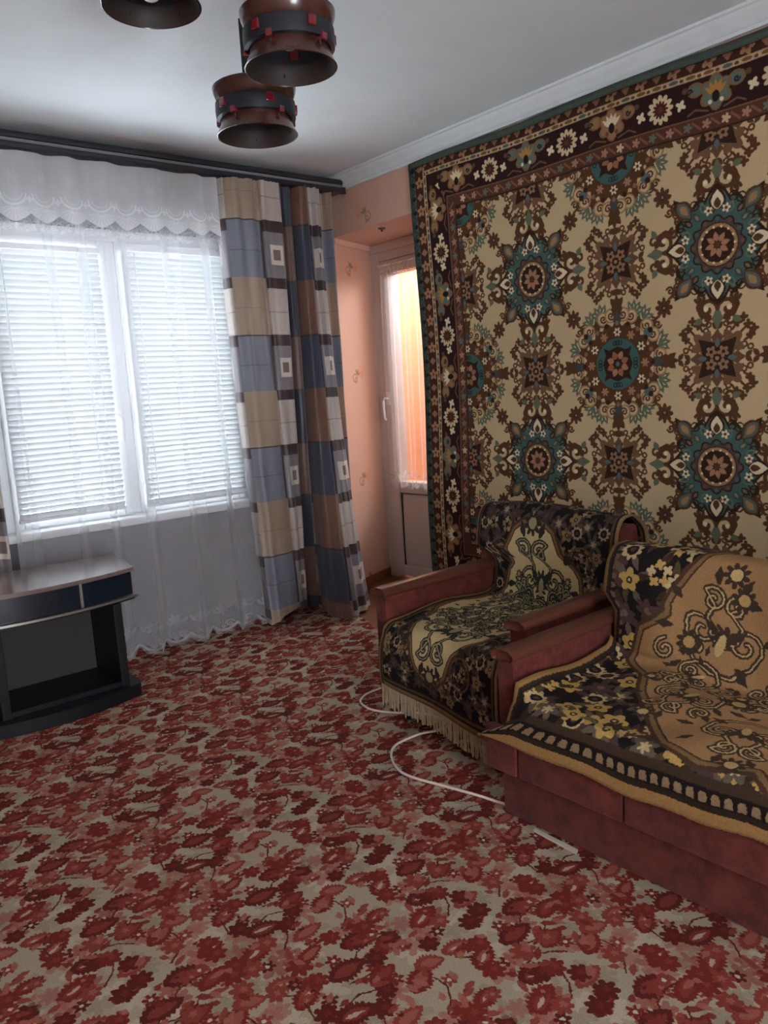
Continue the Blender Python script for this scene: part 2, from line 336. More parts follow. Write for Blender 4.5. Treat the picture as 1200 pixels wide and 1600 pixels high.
def chair_cloth(ppm=760):
    # u: metres across from the window side, v: metres from the front hem
    W,H=.70,1.43;c=Cv(W,H,ppm,(26,24,24));R=random.Random(9)
    C=W/2-.03;V=.64
    half=[(.05,V+.42),(.09,V+.40),(.13,V+.33),(.20,V+.26),(.22,V+.17),(.27,V+.12),(.29,V),(.27,V-.12),(.22,V-.18),(.20,V-.27),(.12,V-.35),(.08,V-.43),(.03,V-.46)]
    half=[(x,V+(y-V)*1.13) for x,y in half];F=np.array([(C+x,y) for x,y in half]+[(C-x,y) for x,y in half[::-1]])
    def ins(x,y):
        k=False
        for (xa,ya),(xb,yb) in zip(F,np.roll(F,-1,0)):
            if (ya>y)!=(yb>y) and x<(xb-xa)*(y-ya)/(yb-ya)+xa:k=not k
        return not k
    blooms(c,R,(.04,W-.04,.07,H-.03),130,ins,.9,(150,132,106),(126,104,72),(78,68,60),(70,52,50),(66,56,42),(58,42,34))
    for x,y in [(.2,.18),(.5,.18),(.13,.3),(.57,.3),(.15,1.0),(.55,1.0)]:
        for q in (.055,.04):c.line(np.vstack([ell(x,y,q),ell(x,y,q)[:1]]),.008,(92,70,50) if q>.05 else (58,46,38))
    Z=np.vstack([F,F[:1]])
    c.line(Z,.05,BRN);c.line(Z,.03,(118,92,62));c.line(Z,.01,BRN);c.poly(F,(188,168,124))
    for x,y,s,r in [(C,V+.27,1.25,0),(C,V-.29,1.3,3.14),(C-.10,V+.20,.55,.5),(C+.10,V+.20,.55,-.5),(C-.10,V-.20,.55,2.6),(C+.10,V-.20,.55,-2.6),(C-.15,V+.08,.7,.7),(C+.15,V+.08,.7,-.7),(C-.15,V-.08,.7,2.4),(C+.15,V-.08,.7,-2.4),(C,V,.8,0),(C,V+.14,.6,3.14),(C,V-.14,.6,0)]:scroll_urn(c,x,y,s,r,(48,46,40),(150,140,108))
    for d0,d1,col in ((0,.022,(120,96,64)),(.022,.03,(40,30,26)),(.03,.042,(84,66,46)),(.042,.05,(40,30,26))):
        c.rect(0,d0,W,d1,col);c.rect(0,H-d1,W,H-d0,col)
    for d0,d1,col in ((0,.012,(132,106,76)),(.012,.02,(40,30,26)),(.02,.028,(84,66,46))):
        c.rect(d0,0,d1,H,col);c.rect(W-d1,0,W-d0,H,col)
    return c
def lace_density(ppm=300):
    # bright = closely worked thread, dark = open net
    W,H=1.60,2.40;c=Cv(W,H,ppm,(0,0,0));R=random.Random(3);G=lambda k:(k,k,k)
    for i in range(12):
        x=.067+i*.1334
        c.poly(flo(x,.14,6,.016,.036,i),G(150));c.poly(leaf(x+.03,.12,.8,.05,.02),G(130));c.poly(leaf(x-.03,.12,2.3,.05,.02),G(130));c.line(spi(x+.05,.07,.02,.6,1.2),.006,G(170))
        c.line([(x-.066,.06),(x-.03,.03),(x,.022),(x+.03,.03),(x+.066,.06)],.012,G(190))
        for d in (-.9,-.45,0,.45,.9):c.line([(x,.03),(x+.04*math.sin(d),.03+.05*math.cos(d))],.004,G(150))
    for i in range(1500):c.poly(ell(R.random()*W,2.055+.055*R.random(),.004,n=6),G(160+70*R.random()))
    return c
def valance_density(ppm=300):
    W,H=1.60,.34;c=Cv(W,H,ppm,(60,60,60));G=lambda k:(k,k,k)
    for i in range(12):
        x=.067+i*.1334
        for k in range(9):
            a=-pi/2+(k-4)*.33;c.line([(x+.012*math.cos(a),.075+.012*math.sin(a)),(x+.055*math.cos(a),.075+.055*math.sin(a))],.005,G(200))
        t=np.linspace(pi,2*pi,14);c.line(np.stack([x+.052*np.cos(t),.125+.045*np.sin(t)],1),.009,G(230));c.line(np.stack([x+.036*np.cos(t),.128+.03*np.sin(t)],1),.006,G(190))
        c.poly(flo(x+.0667,.105,4,.007,.016),G(220));c.poly(flo(x,.2,6,.01,.03,i),G(120))
    return c
def drape_cloth(ppm=400):
    # one repeat: two wide columns (opposite phase) each with a narrow squared column beside it
    W,H=.96,.60;BL=(122,125,138);BG=(164,142,124);BN=(66,50,52);CR=(188,176,168);GY=(130,124,130)
    c=Cv(W,H,ppm,BG)
    for x0,ph in ((0,0),(.32,1),(.64,2)):
        a,b=((BL,BG),((112,88,80),(58,62,74)),((72,76,92),(128,92,78)))[ph]
        c.rect(x0,0,x0+.17,.30,a);c.rect(x0,.30,x0+.17,.60,b)
        c.rect(x0,.292,x0+.17,.300,BN);c.line([(x0,.14),(x0+.17,.14)],.003,BN,.6);c.line([(x0,.44),(x0+.17,.44)],.003,BN,.35)
        c.rect(x0+.17,0,x0+.182,.3,BN)
        x1=x0+.182
        c.rect(x1,0,x0+.32,.24,GY);c.rect(x1,.24,x0+.32,.30,BN);c.rect(x1,.30,x0+.32,.545,CR);c.rect(x1,.545,x0+.32,.60,BN)
        c.line([(x1,.42),(x0+.32,.42)],.003,BN,.6)
        c.rect(x1+.045,.07,x1+.125,.175,(214,202,192));c.rect(x1+.065,.095,x1+.105,.15,(122,106,104))
        for k in range(26):
            x=x0+.004+k*.0065;c.line([(x,.31),(x+.001,.59)] if ph!=1 else [(x,.01),(x+.001,.285)],.002,(136,112,94),.35)
    return c
def wallpaper(ppm=320):
    W,H=.53,.66;c=Cv(W,H,ppm,(210,168,148),True)
    x,y=.26,.33
    c.poly(flo(x+.055,y+.03,7,.02,.042,.3),(220,156,122),.6);c.poly(flo(x+.05,y+.0,5,.012,.03),(206,134,104),.35)
    c.line(spi(x,y-.02,.022,1,1,1),.006,(158,122,98));e=ell(x-.025,y-.02,.024);c.line(np.vstack([e,e[:1]]),.006,(158,122,98))
    for a in (.3,1.1,1.9):c.poly(leaf(x,y,a,.04,.016),(152,122,92))
    for k in range(26):c.line([(k*.02+.006,0),(k*.02+.006,H)],.004,(218,180,160),.4)
    return c
# ---------------------------------------------------------------- small mesh helpers
COL=bpy.context.scene.collection
class MB:
    """collects faces (with optional uv and material slot) and links them as ONE mesh object"""
    def __init__(s):s.v=[];s.f=[];s.uv=[];s.mi=[]
    def add(s,V,F,uv=None,m=0):
        b=len(s.v);s.v+=[tuple(map(float,p)) for p in V]
        for f in F:
            s.f.append([b+i for i in f]);s.uv.append([tuple(map(float,uv[i])) for i in f] if uv is not None else None);s.mi.append(m)
    def box(s,x0,x1,y0,y1,z0,z1,bev=0.,m=0):
        if bev<=0:
            V=[(x,y,z) for x in (x0,x1) for y in (y0,y1) for z in (z0,z1)]
            s.add(V,[(0,1,3,2),(4,6,7,5),(0,4,5,1),(2,3,7,6),(0,2,6,4),(1,5,7,3)],m=m);return
        bm=bmesh.new();bmesh.ops.create_cube(bm,size=1)
        for v in bm.verts:v.co=((x0+x1)/2+v.co.x*(x1-x0),(y0+y1)/2+v.co.y*(y1-y0),(z0+z1)/2+v.co.z*(z1-z0))
        bmesh.ops.bevel(bm,geom=bm.edges[:],offset=bev,segments=2,affect='EDGES',profile=.6)
        bm.verts.index_update();s.add([v.co[:] for v in bm.verts],[[v.index for v in f.verts] for f in bm.faces],m=m);bm.free()
    def prism(s,P,axis,a,b,m=0):
        "extrude a closed outline along an axis; outline given in the two other axes (in order)"
        n=len(P);mk={0:lambda p,t:(t,p[0],p[1]),1:lambda p,t:(p[0],t,p[1]),2:lambda p,t:(p[0],p[1],t)}[axis]
        V=[mk(p,a) for p in P]+[mk(p,b) for p in P]
        s.add(V,[(i,(i+1)%n,n+(i+1)%n,n+i) for i in range(n)]+[list(range(n))[::-1],list(range(n,2*n))],m=m)
    def lathe(s,prof,c,n=32,m=0,closed=False):
        V=[(c[0]+r*math.cos(2*pi*k/n),c[1]+r*math.sin(2*pi*k/n),c[2]+z) for r,z in prof for k in range(n)]
        L=len(prof);F=[]
        for i in range(L if closed else L-1):
            for k in range(n):
                j=(i+1)%L;F.append((i*n+k,i*n+(k+1)%n,j*n+(k+1)%n,j*n+k))
        s.add(V,F,m=m)
    def tube(s,P,r,n=8,m=0):
        P=[Vector(p) for p in P];V=[];L=len(P);up=Vector((0,0,1))
        for i,p in enumerate(P):
            t=(P[min(i+1,L-1)]-P[max(i-1,0)]).normalized()
            a=t.cross(up) if abs(t.z)<.95 else t.cross(Vector((1,0,0)));a.normalize();b=a.cross(t)
            rr=r[i] if isinstance(r,(list,tuple)) else r
            V+=[p+rr*(math.cos(2*pi*k/n)*a+math.sin(2*pi*k/n)*b) for k in range(n)]
        F=[(i*n+k,i*n+(k+1)%n,(i+1)*n+(k+1)%n,(i+1)*n+k) for i in range(L-1) for k in range(n)]
        s.add(V,F+[list(range(n))[::-1],list(range((L-1)*n,L*n))],m=m)
    def grid(s,f,nu,nv,m=0):
        "f(a,b) -> point, uv with a,b in 0..1"
        V=[];U=[]
        for j in range(nv+1):
            for i in range(nu+1):
                p,q=f(i/nu,j/nv);V.append(p);U.append(q)
        s.add(V,[(j*(nu+1)+i,j*(nu+1)+i+1,(j+1)*(nu+1)+i+1,(j+1)*(nu+1)+i) for j in range(nv) for i in range(nu)],U,m)
    def build(s,name,mat,parent=None,smooth=None,solid=0.,origin=None,sub=0):
        me=bpy.data.meshes.new(name);V=s.v
        if origin is not None:V=[(x-origin[0],y-origin[1],z-origin[2]) for x,y,z in V]
        me.from_pydata(V,[],s.f)
        mats=mat if isinstance(mat,(list,tuple)) else [mat]
        for q in mats:me.materials.append(q)
        if any(s.mi):me.polygons.foreach_set('material_index',s.mi)
        if any(u is not None for u in s.uv):
            L=me.uv_layers.new(name='UVMap');fl=[]
            for u,f in zip(s.uv,s.f):
                for k in range(len(f)):fl+=list(u[k]) if u is not None else [0,0]
            L.data.foreach_set('uv',fl)
        me.validate();bm=bmesh.new();bm.from_mesh(me)
        if solid==0 and not any(u is not None for u in s.uv):bmesh.ops.recalc_face_normals(bm,faces=bm.faces)
        bm.to_mesh(me);bm.free()
        if smooth is not None:
            me.polygons.foreach_set('use_smooth',[True]*len(me.polygons));me.set_sharp_from_angle(angle=math.radians(smooth))
        o=bpy.data.objects.new(name,me);COL.objects.link(o)
        if origin is not None:o.location=origin
        if parent is not None:o.parent=parent
        if solid:
            k=o.modifiers.new('thickness','SOLIDIFY');k.thickness=solid;k.offset=0
        return o
def thing(name,label=None,cat=None,loc=(0,0,0),group=None):
    o=bpy.data.objects.new(name,None);COL.objects.link(o);o.empty_display_size=.1
    return tag(o,label,cat,group)
def tag(o,label,cat,group=None):
    if label:o['label']=label
    if cat:o['category']=cat
    if group:o['group']=group
    return o
def struct(o):
    o['kind']='structure';return o
# ---------------------------------------------------------------- materials
def mat(name,col=(128,128,128),rough=.6,spec=.5,metal=0.,noise=0.,nscale=20.,bump=0.,bscale=200.,image=None,uvs=(1,1),trans=0.,sheen=0.,stretch=None,vary=None,coat=0.,ext='REPEAT',fray=0.):
    m=bpy.data.materials.new(name);m.use_nodes=True;N=m.node_tree.nodes;K=m.node_tree.links
    B=N['Principled BSDF'];B.inputs['Roughness'].default_value=rough;B.inputs['Specular IOR Level'].default_value=spec;B.inputs['Metallic'].default_value=metal
    if sheen:B.inputs['Sheen Weight'].default_value=sheen;B.inputs['Sheen Roughness'].default_value=.5
    if coat:B.inputs['Coat Weight'].default_value=coat;B.inputs['Coat Roughness'].default_value=.12
    lin=lambda c:[((x/255)/12.92 if x<=10 else ((x/255+.055)/1.055)**2.4) for x in c]+[1]
    tc=N.new('ShaderNodeTexCoord')
    if image is not None:
        mp=N.new('ShaderNodeMapping');mp.inputs['Scale'].default_value=(uvs[0],uvs[1],1);K.new(tc.outputs['UV'],mp.inputs[0])
        t=N.new('ShaderNodeTexImage');t.image=image;t.extension=ext;src=mp.outputs[0]
        if fray:
            nz=N.new('ShaderNodeTexNoise');nz.inputs['Scale'].default_value=fray[0];nz.inputs['Detail'].default_value=2;K.new(tc.outputs['Object'],nz.inputs[0])
            v1=N.new('ShaderNodeVectorMath');v1.operation='SUBTRACT';v1.inputs[1].default_value=(.5,.5,.5);K.new(nz.outputs['Color'],v1.inputs[0])
            v2=N.new('ShaderNodeVectorMath');v2.operation='MULTIPLY';v2.inputs[1].default_value=(fray[1]*uvs[0],fray[1]*uvs[1],0);K.new(v1.outputs[0],v2.inputs[0])
            v3=N.new('ShaderNodeVectorMath');v3.operation='ADD';K.new(src,v3.inputs[0]);K.new(v2.outputs[0],v3.inputs[1]);src=v3.outputs[0]
        K.new(src,t.inputs[0]);src=t.outputs[0]
    else:
        r=N.new('ShaderNodeRGB');r.outputs[0].default_value=lin(col);src=r.outputs[0]
    if noise or vary:
        n=N.new('ShaderNodeTexNoise');n.inputs['Scale'].default_value=nscale;n.inputs['Detail'].default_value=5;n.inputs['Roughness'].default_value=.65
        if stretch:
            q=N.new('ShaderNodeMapping');q.inputs['Scale'].default_value=stretch;K.new(tc.outputs['Object'],q.inputs[0]);K.new(q.outputs[0],n.inputs[0])
        else:K.new(tc.outputs['Object'],n.inputs[0])
        x=N.new('ShaderNodeMix');x.data_type='RGBA'
        if vary is not None:
            rp=N.new('ShaderNodeMapRange');rp.inputs[1].default_value=.38;rp.inputs[2].default_value=.62;K.new(n.outputs[0],rp.inputs[0]);K.new(rp.outputs[0],x.inputs[0])
            K.new(src,x.inputs[6]);x.inputs[7].default_value=lin(vary);src=x.outputs[2]
        else:
            x.blend_type='MULTIPLY';x.inputs[0].default_value=1;K.new(src,x.inputs[6])
            rp=N.new('ShaderNodeMapRange');rp.inputs[1].default_value=.3;rp.inputs[2].default_value=.7;rp.inputs[3].default_value=1-noise;rp.inputs[4].default_value=1+noise*.4
            K.new(n.outputs[0],rp.inputs[0]);K.new(rp.outputs[0],x.inputs[7]);src=x.outputs[2]
    K.new(src,B.inputs['Base Color'])
    if bump:
        n2=N.new('ShaderNodeTexNoise');n2.inputs['Scale'].default_value=bscale;n2.inputs['Detail'].default_value=3;K.new(tc.outputs['Object'],n2.inputs[0])
        b=N.new('ShaderNodeBump');b.inputs['Strength'].default_value=bump;b.inputs['Distance'].default_value=.004;K.new(n2.outputs[0],b.inputs['Height']);K.new(b.outputs[0],B.inputs['Normal'])
    if trans:
        tr=N.new('ShaderNodeBsdfTranslucent');K.new(src,tr.inputs[0]);mx=N.new('ShaderNodeMixShader');mx.inputs[0].default_value=trans
        K.new(B.outputs[0],mx.inputs[1]);K.new(tr.outputs[0],mx.inputs[2]);K.new(mx.outputs[0],N['Material Output'].inputs[0])
    return m
def lace(name,image,col=(235,235,238),lo=.3,hi=.8,trl=.5):
    "woven net: threads scatter and let light through, the holes between them are open; the image gives thread density"
    m=bpy.data.materials.new(name);m.use_nodes=True;N=m.node_tree.nodes;K=m.node_tree.links;N.remove(N['Principled BSDF'])
    c=[(x/255)**2.2 for x in col]+[1]
    d=N.new('ShaderNodeBsdfDiffuse');d.inputs[0].default_value=c;t=N.new('ShaderNodeBsdfTranslucent');t.inputs[0].default_value=c
    a=N.new('ShaderNodeMixShader');a.inputs[0].default_value=trl;K.new(d.outputs[0],a.inputs[1]);K.new(t.outputs[0],a.inputs[2])
    h=N.new('ShaderNodeBsdfTransparent');x=N.new('ShaderNodeMixShader');K.new(h.outputs[0],x.inputs[1]);K.new(a.outputs[0],x.inputs[2])
    i=N.new('ShaderNodeTexImage');i.image=image;u=N.new('ShaderNodeTexCoord');K.new(u.outputs['UV'],i.inputs[0])
    r=N.new('ShaderNodeMapRange');r.inputs[3].default_value=lo;r.inputs[4].default_value=hi;K.new(i.outputs[0],r.inputs[0])
    # a net seen edge-on along a fold closes up
    w=N.new('ShaderNodeLayerWeight');w.inputs[0].default_value=.5;q=N.new('ShaderNodeMath');q.operation='POWER';q.inputs[1].default_value=2.2;K.new(w.outputs['Facing'],q.inputs[0])
    k=N.new('ShaderNodeMath');k.operation='MULTIPLY_ADD';k.use_clamp=True;k.inputs[1].default_value=.6;K.new(q.outputs[0],k.inputs[0]);K.new(r.outputs[0],k.inputs[2])
    K.new(k.outputs[0],x.inputs[0]);K.new(x.outputs[0],N['Material Output'].inputs[0]);return m
def glass(name,tint=(255,255,255),rough=.0,refl=.08):
    m=bpy.data.materials.new(name);m.use_nodes=True;N=m.node_tree.nodes;K=m.node_tree.links;N.remove(N['Principled BSDF'])
    t=N.new('ShaderNodeBsdfTransparent');t.inputs[0].default_value=[(x/255)**2.2 for x in tint]+[1];g=N.new('ShaderNodeBsdfGlossy');g.inputs['Roughness'].default_value=rough
    w=N.new('ShaderNodeLayerWeight');w.inputs[0].default_value=.5;p=N.new('ShaderNodeMath');p.operation='POWER';p.inputs[1].default_value=5;K.new(w.outputs['Facing'],p.inputs[0]);f=N.new('ShaderNodeMath');f.operation='MULTIPLY_ADD';f.inputs[1].default_value=.9;f.inputs[2].default_value=.03;K.new(p.outputs[0],f.inputs[0]);x=N.new('ShaderNodeMixShader');K.new(f.outputs[0],x.inputs[0]);K.new(t.outputs[0],x.inputs[1]);K.new(g.outputs[0],x.inputs[2]);K.new(x.outputs[0],N['Material Output'].inputs[0]);return m
RX=2.99;DY=3.97;HZ=2.5
WALLP=mat('peach_wallpaper',image=wallpaper().image('wallpaper_print'),uvs=(1/.53,1/.66),rough=.75,spec=.2)
PALE=mat('pale_wall_paint',(206,176,160),rough=.8,spec=.2,noise=.05,nscale=6)
CEIL=mat('ceiling_whitewash',(226,233,236),rough=.9,spec=.1,noise=.05,nscale=3,bump=.15,bscale=120)
PLAST=mat('white_plastic',(232,234,236),rough=.35,spec=.4)
COVE=mat('white_cornice',(220,227,230),rough=.6,noise=.06,nscale=12)
BOARD=mat('brown_painted_boards',(122,74,44),rough=.35,noise=.2,nscale=8,stretch=(1,9,1))
# ---------------------------------------------------------------- the room
def quad(mb,P,U,m=0):mb.add(P,[tuple(range(len(P)))],U,m)
m=MB();m.box(-1.05,3.5,-2.1,4.3,-.12,-.012);struct(m.build('floor',BOARD))
m=MB();m.box(-1.05,3.46,-2.1,4.3,HZ,HZ+.15);struct(m.build('ceiling',CEIL))
# window wall with its opening, papered on the room side
WX0,WX1,WZ0,WZ1=.945,2.295,.65,2.125
m=MB()
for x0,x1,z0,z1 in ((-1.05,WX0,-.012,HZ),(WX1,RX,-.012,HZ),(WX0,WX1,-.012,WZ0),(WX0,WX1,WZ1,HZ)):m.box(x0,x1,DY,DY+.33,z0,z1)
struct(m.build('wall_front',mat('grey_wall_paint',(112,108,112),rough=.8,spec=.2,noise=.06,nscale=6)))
# right wall: long part behind the rug, lintel over the balcony door niche
m=MB();NY0=3.13;NZ=2.18;NX=3.44
m.box(RX,NX+.06,-2.1,NY0,-.012,HZ);m.box(RX,NX+.06,NY0,DY+.33,NZ,HZ)
def wuv(y,z):return ((y-3.656)/.53*.53+.26,z-2.26+.33)
quad(m,[(RX-.001,-2.1,0),(RX-.001,NY0,0),(RX-.001,NY0,HZ),(RX-.001,-2.1,HZ)],[wuv(-2.1,0),wuv(NY0,0),wuv(NY0,HZ),wuv(-2.1,HZ)],1)
quad(m,[(RX-.001,NY0,NZ),(RX-.001,DY,NZ),(RX-.001,DY,HZ),(RX-.001,NY0,HZ)],[wuv(NY0,NZ),wuv(DY,NZ),wuv(DY,HZ),wuv(NY0,HZ)],1)
quad(m,[(RX,NY0,NZ-.001),(RX,DY+.16,NZ-.001),(NX,DY+.16,NZ-.001),(NX,NY0,NZ-.001)],[(.5,.1),(.5,.63),(.75,.63),(.75,.1)],1)
struct(m.build('wall_right',[PALE,WALLP]))
# splayed far cheek of the niche
m=MB();P=[(RX-.0,DY),(NX+.06,DY+.18),(NX+.06,DY+.33),(RX,DY+.33)];m.prism(P,2,-.012,NZ)
f=lambda t,z:((RX+t*(NX-RX)),DY-.001+t*.16,z)
quad(m,[f(0,0),f(1,0),f(1,NZ),f(0,NZ)],[(.10,-1.362+.33),(.56,-1.362+.33),(.56,NZ-1.362+.33),(.10,NZ-1.362+.33)],1)
struct(m.build('wall_niche',[PALE,WALLP]))
m=MB();m.prism([(RX,DY-.012),(NX,DY+.148),(NX,DY+.165),(RX,DY+.005)],2,NZ-.035,NZ-.002);struct(m.build('trim_2',mat('peach_trim',(222,184,164),rough=.6)))
m=MB();m.prism([(RX,DY-.012),(NX,DY+.148),(NX,DY+.165),(RX,DY+.005)],2,-.011,.05);struct(m.build('baseboard_niche',BOARD))
m=MB();m.box(-1.2,-1.05,-2.1,4.3,-.12,HZ+.1);struct(m.build('wall_left',PALE))
m=MB();m.box(-1.2,-.3,-2.25,-2.1,-.12,HZ+.1);m.box(.6,3.5,-2.25,-2.1,-.12,HZ+.1);m.box(-.3,.6,-2.25,-2.1,2.05,HZ+.1);struct(m.build('wall_rear',PALE))  # unseen; open doorway added to let fill daylight in behind the camera
# cornice along the right wall: cove with two fine fillets
prof=[(RX,HZ),(RX-.075,HZ),(RX-.075,HZ-.010),(RX-.066,HZ-.014),(RX-.060,HZ-.024),(RX-.045,HZ-.036),(RX-.030,HZ-.050),(RX-.022,HZ-.060),(RX-.016,HZ-.062),(RX-.014,HZ-.074),(RX,HZ-.076)]
m=MB();m.prism(prof,1,-2.1,DY);struct(m.build('trim_1',COVE,smooth=35))
# ---------------------------------------------------------------- window
W=struct(thing('window_1'))
m=MB();a=.055;Y0,Y1=DY+.015,DY+.085
m.box(WX0,WX0+a,Y0,Y1,WZ0,WZ1,.006);m.box(WX1-a,WX1,Y0,Y1,WZ0,WZ1,.006);m.box(WX0+a,WX1-a,Y0,Y1,WZ0,WZ0+.05,.006);m.box(WX0+a,WX1-a,Y0,Y1,WZ1-.06,WZ1,.006);m.box(1.575,1.625,Y0,Y1,WZ0+.05,WZ1-.06,.006)
struct(m.build('window_frame',PLAST,W,smooth=40))
for x0,x1 in ((WX0+a,1.575),(1.625,WX1-a)):
    m=MB();b=.04;z0,z1=WZ0+.05,WZ1-.06;ya,yb=DY+.004,DY+.07
    m.box(x0,x0+b,ya,yb,z0,z1,.006);m.box(x1-b,x1,ya,yb,z0,z1,.006);m.box(x0+b,x1-b,ya,yb,z0,z0+b,.006);m.box(x0+b,x1-b,ya,yb,z1-b,z1,.006)
    sash=struct(m.build('window_sash',PLAST,W,smooth=40))
    m=MB();m.box(x0+b-.005,x1-b+.005,DY+.045,DY+.051,z0+b-.005,z1-b+.005);struct(m.build('window_pane',glass('window_glass'),sash))
    if x0<1.2:
        m=MB();m.box(x1-.034,x1-.006,DY-.01,DY+.006,1.14,1.21,.004);m.tube([(x1-.02,DY-.008,1.185),(x1-.02,DY-.04,1.185)],.009);m.tube([(x1-.02,DY-.04,1.19),(x1-.022,DY-.043,1.13),(x1-.024,DY-.04,1.075)],[.010,.009,.007]);struct(m.build('window_handle',PLAST,sash,smooth=40))
m=MB();m.box(.90,2.34,DY-.085,DY+.02,.652,.692,.012);struct(m.build('window_sill',PLAST,W,smooth=40))
# venetian blinds: every slat a part
SLAT=mat('white_slat',(174,177,178),rough=.4,spec=.3,trans=SLAT_T);CORDM=mat('white_cord',(238,238,238),rough=.7)
def blind(x0,x1,zb,zt,label,c1,c2):
    t=tag(thing('window_blind'),label,'blind',None);t.location=(x0,DY-.025,zb)
    O=(x0,DY-.025,zb)
    def part(mb,n,mt,sm=40):
        o=mb.build(n,mt,None,smooth=sm,origin=O);o.location=(0,0,0);o.parent=t;return o
    m=MB();m.box(x0,x1,DY-.042,DY-.008,zt-.028,zt,.004);part(m,'headrail',PLAST)
    m=MB();m.box(x0,x1,DY-.038,DY-.012,zb,zb+.014,.004);part(m,'bottom_rail',PLAST)
    w=.035;th=math.radians(SLAT_A);p=.0275;n=int((zt-.030-zb-.02)/p)+1;p=(zt-.046-zb-.022)/(n-1);first=None
    for k in range(n):
        z=zb+.028+k*p
        if first is None:
            m=MB();V=[];
            for x in (x0+.004,x1-.004):
                for q in (-.5,-.17,.17,.5):
                    h=.0022*(1-4*q*q);V.append((x,DY-.025+q*w*math.cos(th)-h*math.sin(th),z+q*w*math.sin(th)+h*math.cos(th)))
            m.add(V,[(i,i+1,5+i,4+i) for i in range(3)]);first=part(m,'slat',SLAT,80)
        else:
            o=first.copy();COL.objects.link(o);o.parent=t;o.location=(0,0,k*p)
    for x in (c1,c2):
        m=MB();m.tube([(x,DY-.043,zb),(x,DY-.043,zt-.01)],.0016,5);m.tube([(x+.004,DY-.008,zb),(x+.004,DY-.008,zt-.01)],.0012,5)
        for k in range(n):m.tube([(x,DY-.043,zb+.022+k*p),(x,DY-.041,zb+.030+k*p)],.0028,5)
        part(m,'ladder_cord',CORDM)
blind(1.01,1.53,.735,2.022,'white venetian blind on the sash beside the window handle',1.075,1.415)
blind(1.64,2.235,.725,2.045,'wider white venetian blind on the sash beside the patchwork drape',1.705,2.125)
# ---------------------------------------------------------------- balcony door in the niche
D=struct(thing('door_1'));WD=mat('white_door_frame',(206,196,190),rough=.4)
m=MB();X0=NX-.05
m.box(X0,NX+.05,4.035,4.14,-.01,2.14,.008);m.box(X0,NX+.05,3.12,3.2,-.01,2.14,.008);m.box(X0,NX+.05,3.2,4.035,2.07,2.14,.008)
m.box(X0-.02,X0+.02,3.14,4.14,2.125,NZ-.003,.006);struct(m.build('door_frame',WD,D,smooth=40))
m=MB();X1=NX-.065
m.box(X1,NX+.03,3.945,4.032,.02,2.065,.008);m.box(X1,NX+.03,3.205,3.29,.02,2.065,.008);m.box(X1,NX+.03,3.29,3.945,1.985,2.065,.008);m.box(X1,NX+.03,3.29,3.945,.58,.655,.008);m.box(X1,NX+.03,3.29,3.945,.02,.09,.008)
sash=struct(m.build('door_sash',WD,D,smooth=40))
m=MB();m.box(X1+.02,NX+.02,3.292,3.938,.094,.574);struct(m.build('door_panel',WD,sash))
m=MB();m.box(X1+.012,NX,3.938,3.945,.09,.58);m.box(X1+.012,NX,3.29,3.945,.574,.58);struct(m.build('panel_gap',mat('dark_gap',(52,44,42),rough=.7),sash))  # dark strips drawn along the gap beside and above the panel
m=MB();m.box(NX,NX+.006,3.285,3.95,.65,1.99);struct(m.build('door_pane',glass('door_glass'),sash))
m=MB();hy=4.0;m.tube([(X1,hy,1.20),(X1-.035,hy,1.20),(X1-.045,hy,1.185),(X1-.045,hy+.0,1.13),(X1-.04,hy+.0,1.075),(X1-.03,hy,1.062)],.008);m.box(X1-.008,X1,hy-.014,hy+.014,1.16,1.24,.003);struct(m.build('door_handle',PLAST,sash,smooth=50))
# the loggia behind the door
OR=mat('apricot_plaster',(230,168,106),rough=.85,noise=.08,nscale=5)
m=MB();m.box(3.5,4.95,4.9,5.05,-.2,2.8);struct(m.build('wall_loggia',OR))
m=MB();m.box(4.85,4.95,2.0,4.9,-.2,2.12);struct(m.build('wall_parapet_raised',OR))  # unseen parapet, raised to cut down the sky light inside the loggia
m=MB();m.box(3.5,4.95,1.9,5.05,2.65,2.8);struct(m.build('ceiling_loggia',CEIL))
m=MB();m.box(3.5,4.95,1.9,5.05,-.25,-.1);struct(m.build('floor_loggia',BOARD))
m=MB();m.box(3.5,4.95,1.85,2.0,-.2,2.8);struct(m.build('wall_loggia_end',OR))
m=MB();m.box(3.44,3.5,4.3,5.05,-.2,2.8);struct(m.build('wall_house',OR))
# ---------------------------------------------------------------- wall-to-wall floor covering
CARP=mat('red_leaf_carpet',image=floor_carpet().image('carpet_print'),uvs=(1/.70,1/.36),rough=.95,spec=.1,noise=.25,nscale=260,bump=.6,bscale=420,fray=(150,.010))
m=MB();P=[(-1.04,-2.09),(2.44,-2.09),(2.43,2.0),(2.44,2.9),(2.475,3.093),(2.57,3.33),(2.655,3.565),(2.63,3.93),(-1.04,3.93)]
n=len(P);m.add([(x,y,0) for x,y in P]+[(x,y,-.0115) for x,y in P],[tuple(range(n))],[(x,y) for x,y in P]*2);m.add([(x,y,0) for x,y in P]+[(x,y,-.0115) for x,y in P],[(i,n+i,n+(i+1)%n,(i+1)%n) for i in range(n)],[(x,y) for x,y in P]*2)
tag(m.build('floor_carpet',CARP),'cream carpet with a dense red leaf pattern covering the floor','carpet')
